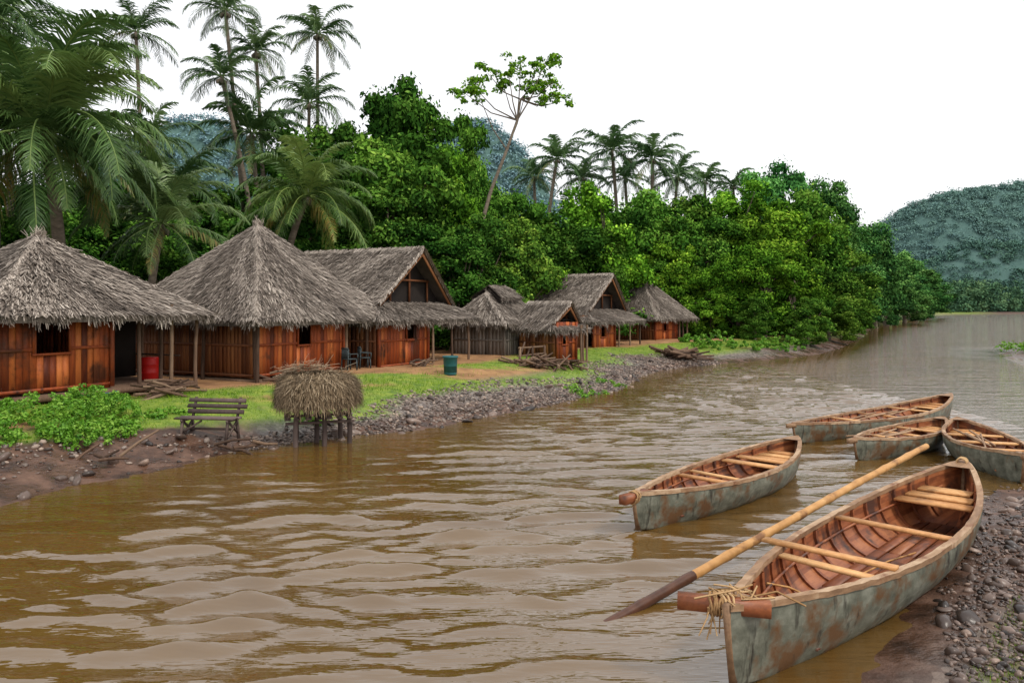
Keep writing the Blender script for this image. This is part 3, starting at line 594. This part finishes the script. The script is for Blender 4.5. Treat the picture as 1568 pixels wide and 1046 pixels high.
IV=np.array([v.co[:] for v in ic.data.vertices]);IF=np.array([p.vertices[:] for p in ic.data.polygons]);bpy.data.objects.remove(ic)
bpy.ops.mesh.primitive_ico_sphere_add(subdivisions=1,radius=1);ic=bpy.context.object
IV1=np.array([v.co[:] for v in ic.data.vertices]);IF1=np.array([p.vertices[:] for p in ic.data.polygons]);bpy.data.objects.remove(ic)
def rocks(b,x,y,size,hi=False,sink=.2):
    V,F=(IV,IF) if hi else (IV1,IF1);n=len(x);z=height(x,y)
    q=R.normal(size=(n,3,3));Q,_=np.linalg.qr(q);sc=np.stack([size*R.uniform(.8,1.5,n),size*R.uniform(.6,1.1,n),size*R.uniform(.4,.8,n)],1)
    nv=len(V);disp=1+R.normal(0,.11,(n,nv,1));P=V[None]*disp*sc[:,None];P=np.einsum('nij,nkj->nki',Q,P)*np.array([1,1,.7])
    P=P+np.stack([x,y,z+size*sink],1)[:,None]
    F2=(F[None]+np.arange(n)[:,None,None]*nv).reshape(-1,3);b.add(P.reshape(-1,3),F2,np.repeat(R.random(n),len(F)))
x=R.uniform(-16,12,170000);y=R.uniform(10,50,170000);sd=river_sd(x,y)
dn=np.clip(.9+.9*fb(x,y,1.5)-.55*ss(-3.5,-6.5,x),.08,1)
ok=(sd>-.35)&(sd<2.1+.8*fb(x,y))&(is_right(x,y)<.3)&(R.random(len(x))<np.clip(1.25-.35*sd,0,1)*dn*ss(-.4,.5,sd+.15));x,y=x[ok],y[ok]
b=B();rocks(b,x,y,R.uniform(.018,.055,len(x))*(1+.8*(R.random(len(x))<.10)))
b.obj('riverbank_gravel',[M_stone])
b=B();x=R.uniform(-16,12,7000);y=R.uniform(10,50,7000);sd=river_sd(x,y);ok=(sd>-.6)&(sd<1.5)&(is_right(x,y)<.3)&(R.random(7000)<.35);x,y=x[ok],y[ok];rocks(b,x,y,R.uniform(.06,.21,len(x))**1.05,True,.1);b.obj('riverbank_rocks',[M_wetstone])
x=R.uniform(1,14,130000);y=R.uniform(4,19,130000);sd=river_sd(x,y);dn=fb(x,y,1.1)
ok=(sd>.05)&(sd<7)&(is_right(x,y)>.5)&(R.random(len(x))<np.clip((sd-.3)*.7,0.05,1)*(.2+.8*ss(-.6,.2,dn)));x,y=x[ok],y[ok]
sz=R.uniform(.010,.038,len(x))*(1+1.3*(R.random(len(x))<.08));b=B();rocks(b,x,y,sz,True);b.obj('shore_pebbles',[M_wetstone])
x=R.uniform(1,14,5000);y=R.uniform(4,19,5000);sd=river_sd(x,y);ok=(sd>.3)&(sd<6)&(is_right(x,y)>.5)&(R.random(5000)<.16);x,y=x[ok],y[ok]
b=B();rocks(b,x,y,R.uniform(.04,.11,len(x)),True,.1);b.obj('shore_rocks',[M_wetstone])
def blades(b,x,y,hgt,w,z=None):
    n=len(x);z=height(x,y) if z is None else z;P=np.column_stack([x,y,z-.01]);a=R.uniform(0,6.28,n);S=np.column_stack([np.cos(a),np.sin(a),0*a])*w
    D=np.column_stack([R.normal(0,.35,n),R.normal(0,.35,n),np.ones(n)])*hgt[:,None];b.polys(np.stack([P-S,P+S,P+D],1),np.clip(R.normal(.5,.2,n)+.25*fb(x,y,.8),0,1))
x=R.uniform(-17,22,560000);y=R.uniform(11,62,560000);sd=river_sd(x,y);gm=grassmask(x,y,sd,is_right(x,y))
ok=(R.random(len(x))<gm*(.5+.5*(fb(x,y,2.)>-.2)))&(sd>0);x,y=x[ok],y[ok];b=B();blades(b,x,y,R.uniform(.02,.07,len(x))*(1+1.2*(fb(x+5,y,1.7)>.7)),.009);b.obj('grass',[M_grass])
x=R.uniform(3,12,120000);y=R.uniform(5,15,120000);sd=river_sd(x,y);ok=(is_right(x,y)>.5)&(sd>1.1)&(fb(x,y,1.4)>.45);x,y=x[ok],y[ok]
b=B();blades(b,x,y,R.uniform(.015,.06,len(x)),.004);b.obj('grass',[M_grass])
def weeds(name,pts,n,s,shade=.6):
    b=B();c=[]
    for (px,py,r,h) in pts:
        for _ in range(n):
            a=R.uniform(0,6.28);q=r*math.sqrt(R.random());x=px+q*math.cos(a);y=py+q*math.sin(a);c.append((x,y,hz(x,y)+R.uniform(.03,h)*(1-.6*q/r)))
    clumps(b,c,R.uniform(.06,.16,len(c)),38,s,0,shade=R.uniform(shade-.35,shade+.25,len(c)));b.obj(name,[M_weed])
weeds('weed_plants',[(-10.4,17.2,.9,.9),(-9.6,18.5,.8,.85),(-10.8,15.6,.9,.6),(-9.2,16.5,.7,.4),(-11.6,16.8,.9,.8),(-10.3,19.1,.7,.8),(-8.9,17.5,.5,.3)],80,.038)
weeds('weed_plants',[(-8.6,19.6,.5,.12),(4.0,32.6,.7,.12),(2.5,29.2,.6,.1),(-5.4,20.9,.5,.12),(3.1,29.9,.8,.08)],16,.04)
weeds('weed_plants',[(12.5,50,1.0,.7),(15,51,1.2,.7),(11.9,52.5,.7,.7),(17.5,53,1.2,.6),(14,53.5,1.2,.9),(19,55,1.5,1.)],36,.08,.5)

# ------------------------------------------------------------------ boats
def boat(near,far,W,zg,zn,zf,thw,rib=.42,seat=(.82,.93),skew=1.2,extra=None,keel=-.12):
    near=np.array(near,float);far=np.array(far,float);L=np.linalg.norm(far-near);rz=math.atan2(far[1]-near[1],far[0]-near[0])
    e=empty('wooden_canoe',(near[0],near[1],0),rz)
    n=56;t=np.linspace(0,1,n+1)
    wf=lambda t:W*np.clip(1-np.abs(2*np.clip(t,0,1)**skew-1)**2.2,0,1)**.8+.015
    gf=lambda t:np.where(t<.5,zg+(zn-zg)*np.abs(1-2*t)**2.2,zg+(zf-zg)*np.abs(2*t-1)**2.2)
    kf=lambda t:keel+.16*np.abs(2*t-1)**5
    def sec(t,s,off=0,lift=0):
        w=np.maximum(wf(t)-off,.002);g=gf(t);k=np.minimum(kf(t)+lift,g-.12)
        y=w*np.sin(s*np.pi/2)**.75;z=k+(g-k)*s**1.9
        x=t*L-.12*(s)*np.clip(1-t*9,0,1)+.15*s*np.clip((t-.9)*10,0,1)
        return x,y,z
    S=np.linspace(0,1,14)
    def skin(off,lift,mat,name):
        b=B();T,SS=np.meshgrid(t,S,indexing='ij')
        for sg in(1,-1):
            x,y,z=sec(T,SS,off,lift);y=y+.006*np.sin(x*5+SS*3)+.012*(np.sin(SS*np.pi*3)>.6)*(off==0)*(y>.05);V=np.stack([x,sg*y,z],-1)
            i=(np.arange(n)[:,None]*14+np.arange(13)[None]).ravel();b.add(V.reshape(-1,3),np.stack([i,i+1,i+15,i+14],1),np.tile(R.random(13),n) if off else .5)
        b.obj(name,[mat],e,smooth=True)
    skin(0,0,M_hull,'hull');skin(.05,.17,M_inner,'hull_lining')
    b=B()
    for sg in(1,-1):
        x,y,z=sec(t,np.ones_like(t));z=z+R.normal(0,.004,len(z));o0,o1,za,zb=-.06,.02,-.035,.022
        yi=np.maximum(y+o0,0);yo=y+o1
        c=[np.stack([x,sg*yy,z+zz],1) for yy,zz in((yi,za),(yo,za),(yo,zb),(yi,zb))];V=np.stack(c,1).reshape(-1,3)
        for k in range(4):
            k2=(k+1)%4;i=np.arange(n)*4;b.add(V,np.stack([i+k,i+k2,i+4+k2,i+4+k],1),np.repeat(R.random(8),7))
    for tt,ex in ((0,-.13),(1,.16)):
        g=float(gf(np.array(tt)));k=float(kf(np.array(tt)));b.beam((tt*L,0,k),(tt*L+ex,0,g+.03),.05,.06,.1)
    b.obj('gunwale',[M_rail],e)
    b=B()
    for xr in np.arange(.5,L-.4,rib):
        tr=xr/L
        for sg in(1,-1):
            q=np.linspace(.25,.97,8);x,y,z=sec(np.full(8,tr),q,.05,.17);x2,y2,z2=sec(np.full(8,tr),q,.085,.19)
            if wf(np.array(tr))<.18: continue
            for k in range(7):
                A=[(tr*L-.025,sg*y2[k],z2[k]),(tr*L+.025,sg*y2[k],z2[k]),(tr*L+.025,sg*y2[k+1],z2[k+1]),(tr*L-.025,sg*y2[k+1],z2[k+1])]
                b.polys([A],.45)
                for xx in(-.025,.025): b.polys([[(tr*L+xx,sg*y[k],z[k]),(tr*L+xx,sg*y2[k],z2[k]),(tr*L+xx,sg*y2[k+1],z2[k+1]),(tr*L+xx,sg*y[k+1],z[k+1])]],.25)
    for sg in (1,-1):
        tt=np.linspace(.08,.94,40);x,y,z=sec(tt,np.full(40,.78),.1,.19);b.tube(np.stack([x,sg*y,z],1),.018,5,.6)
    nb=4
    for k in range(nb):
        yy=(k-(nb-1)/2)*.15*W/.7
        for a,c in ((.14,.36),(.362,.6),(.602,.86)):
            b.box(((a+c)/2*L,yy,.115+.004*k),((c-a)*L,.13*W/.7,.025),None,None,0,.004)
    b.obj('ribs_and_floor',[M_inner],e)
    b=B()
    for th_ in thw:
        tt,wd,dz,sk=th_[:4];ext=th_[4] if len(th_)>4 else 0
        w=float(wf(np.array(tt)))-.02;z=float(gf(np.array(tt)))+dz
        if dz<-.01: w-=.05+abs(dz)*.6
        b.beam((tt*L,-w,z),(tt*L+sk,w+ext,z+.01),wd,.035)
    if seat:
        a,c=seat;m=3
        for k in range(m):
            ta=a+(c-a)*(k+.5)/m;w=float(wf(np.array(ta)))-.1
            if w>.03: b.beam((ta*L,-w,float(gf(np.array(ta)))-.15),(ta*L,w,float(gf(np.array(ta)))-.15),(c-a)*L/m*.985,.03)
    b.obj('thwarts',[M_thwart],e)
    b=B()
    for tA,tB in ((.0,.05),(.955,1.)):
        tt=np.linspace(tA,tB,5);x,y,z=sec(tt,np.ones(5))
        for k in range(4): b.polys([[(x[k],-y[k],z[k]+.026),(x[k+1],-y[k+1],z[k+1]+.026),(x[k+1],y[k+1],z[k+1]+.026),(x[k],y[k],z[k]+.026)]],.3)
    b.obj('end_decks',[M_rail],e)
    if extra: extra(e,L,wf,gf)
    return e
def rope_coil(b,c,r,n,axis,th=.012):
    a=np.linspace(0,2*np.pi*n,int(14*n));A=np.array(axis,float);A/=np.linalg.norm(A);X=np.cross(A,[0,0,1.]);X/=np.linalg.norm(X);Yv=np.cross(A,X)
    P=np.array(c)+np.cos(a)[:,None]*X*r+np.sin(a)[:,None]*Yv*r+A*((a/a[-1]-.5)*.12+R.normal(0,.006,len(a)))[:,None];b.tube(P,th,5)
def ex1(e,L,wf,gf):
    z=float(gf(np.array(0.)))-.03
    b=B();ca=math.radians(-60);d=np.array([math.cos(ca),math.sin(ca),-.02]);c=np.array([.0,.06,z+.0])
    b.beam(c-d*.42,c+d*.36,.12,.12,.45);b.obj('bow_crossbeam',[M_inner],e)
    b=B();rope_coil(b,c-d*.1,.095,5,d);rope_coil(b,c-d*.02,.1,3,d+np.array([.3,.2,.1]))
    for k in range(9):
        p=c-d*R.uniform(-.05,.15)+np.array([-.08,.05,.03]);q=p+np.array([R.normal(-.06,.05),R.normal(.02,.06),-R.uniform(.12,.34)])
        b.tube([p,(p+q)/2+R.normal(0,.025,3),q],.007,4)
    for k in range(12):
        p=np.array([.15,0,z+.06])+R.normal(0,.07,3)*[1,1,.2];b.tube([p,p+R.normal(0,.1,3)*[1,1,.3]+[0,0,.03],p+R.normal(0,.16,3)*[1,1,.1]],.009,4)
    rope_coil(b,(L+.02,0,float(gf(np.array(1.)))+.0),.07,4,(1,0,.1),.012)
    b.obj('rope_lashing',[M_rope],e)
    b=B()
    for p,q in (((1.3,.3,.4),(1.7,-.1,.16)),((1.5,.4,.45),(2.1,.2,.2)),((3.3,.1,.15),(4.6,-.15,.17))): b.tube([p,(np.array(p)+np.array(q))/2+[0,0,.03],q],.012,5)
    b.obj('loose_sticks',[M_pole],e)
boat((1.90,6.72),(7.0,12.2),.74,.57,.76,.88,[(.31,.12,.04,.0,.2),(.27,.12,-.03,.05),(.55,.13,-.02,0.05)],seat=(.78,.9),extra=ex1,skew=1.15)
def ex2(e,L,wf,gf):
    z=float(gf(np.array(0.)))-.05;b=B();b.beam((-.38,.02,z),(.2,0,z),.12,.13,.4);b.obj('bow_block',[M_inner],e)
    b=B();rope_coil(b,(-.12,0,z),.09,3,(1,0,0),.011);b.obj('rope_lashing',[M_rope],e)
boat((1.85,11.5),(5.65,15.7),.64,.48,.58,.68,[(.36,.14,-.05,0),(.42,.09,-.05,.1),(.66,.2,-.06,0),(.74,.2,-.07,0)],seat=(.8,.92),extra=ex2,skew=1.2)
def exp_(e,L,wf,gf):
    b=B();z=float(gf(np.array(.5)))
    for k in range(5):
        x=R.uniform(.3,.65)*L;a=R.normal(0,.14);l=R.uniform(.8,2.0);y=R.normal(0,.18);b.tube([(x-l/2*math.cos(a),y-l/2*math.sin(a),z-.05+R.uniform(0,.06)),(x+l/2*math.cos(a),y+l/2*math.sin(a),z-.02+R.uniform(0,.08))],.02,6)
    b.beam((-.35,0,float(gf(np.array(0.)))-.04),(.2,0,float(gf(np.array(0.)))-.04),.09,.1,.4)
    b.obj('loose_poles',[M_rail],e)
boat((6.85,18.9),(13.1,23.5),.70,.40,.5,.68,[(.3,.15,-.04,0),(.5,.15,-.04,0),(.7,.15,-.04,0)],extra=exp_)
boat((7.4,16.8),(10.5,19.2),.60,.42,.50,.58,[(.3,.15,-.04,0),(.5,.15,-.04,0),(.7,.15,-.04,0)],extra=exp_)
boat((9.5,14.6),(10.55,18.5),.66,.47,.57,.66,[(.25,.15,-.04,0),(.5,.2,-.04,0),(.7,.15,-.04,0)],extra=exp_)
b=B();p0=np.array([.78,8.1,-.10]);p1=np.array([6.85,12.95,1.0]);t=np.linspace(0,1,60)[:,None];P=p0*(1-t)+p1*t+np.array([0,0,.03])*np.sin(np.pi*t)+np.column_stack([np.cumsum(R.normal(0,.002,60)),np.zeros(60),np.zeros(60)])
r=.060-.012*t[:,0]+.008*(np.arange(60)%6==0);b.tube(P[:14],r[:14],10,.5,1);b.tube(P[13:],r[13:],10,.5,0)
b.obj('bamboo_pole',[M_pole,M_poledark],smooth=True)

# ------------------------------------------------------------------ world, sun, camera
w=bpy.data.worlds.new('World');scn.world=w;w.use_nodes=True;nt=w.node_tree;nt.nodes.clear()
out=nt.nodes.new('ShaderNodeOutputWorld');bg=nt.nodes.new('ShaderNodeBackground');sk=nt.nodes.new('ShaderNodeTexSky');sk.sky_type='NISHITA'
EL=math.radians(50);AZ=math.radians(130)
sk.sun_disc=False;sk.sun_elevation=EL;sk.sun_rotation=AZ;sk.dust_density=4;sk.air_density=1
c=mixc(nt,.86,sk.outputs[0],(9.8,9.8,9.9));nt.links.new(c,bg.inputs[0]);bg.inputs[1].default_value=.132;nt.links.new(bg.outputs[0],out.inputs[0])
sl=bpy.data.lights.new('sun','SUN');sl.energy=1.9;sl.angle=math.radians(10);sl.color=(1,.94,.84);so=bpy.data.objects.new('sun',sl);COL.objects.link(so)
d=Vector((math.sin(AZ)*math.cos(EL),math.cos(AZ)*math.cos(EL),math.sin(EL)));so.rotation_euler=d.to_track_quat('Z','Y').to_euler()
cam=bpy.data.cameras.new('camera');co=bpy.data.objects.new('camera',cam);COL.objects.link(co);co.location=(0,0,3.3);co.rotation_euler=(math.pi/2,0,0)
cam.sensor_width=36;cam.lens=27.55;cam.shift_y=-.0338;cam.clip_end=5000;cam.clip_start=.1;scn.camera=co
scn.view_settings.view_transform='Standard';scn.view_settings.look='None';scn.view_settings.exposure=0
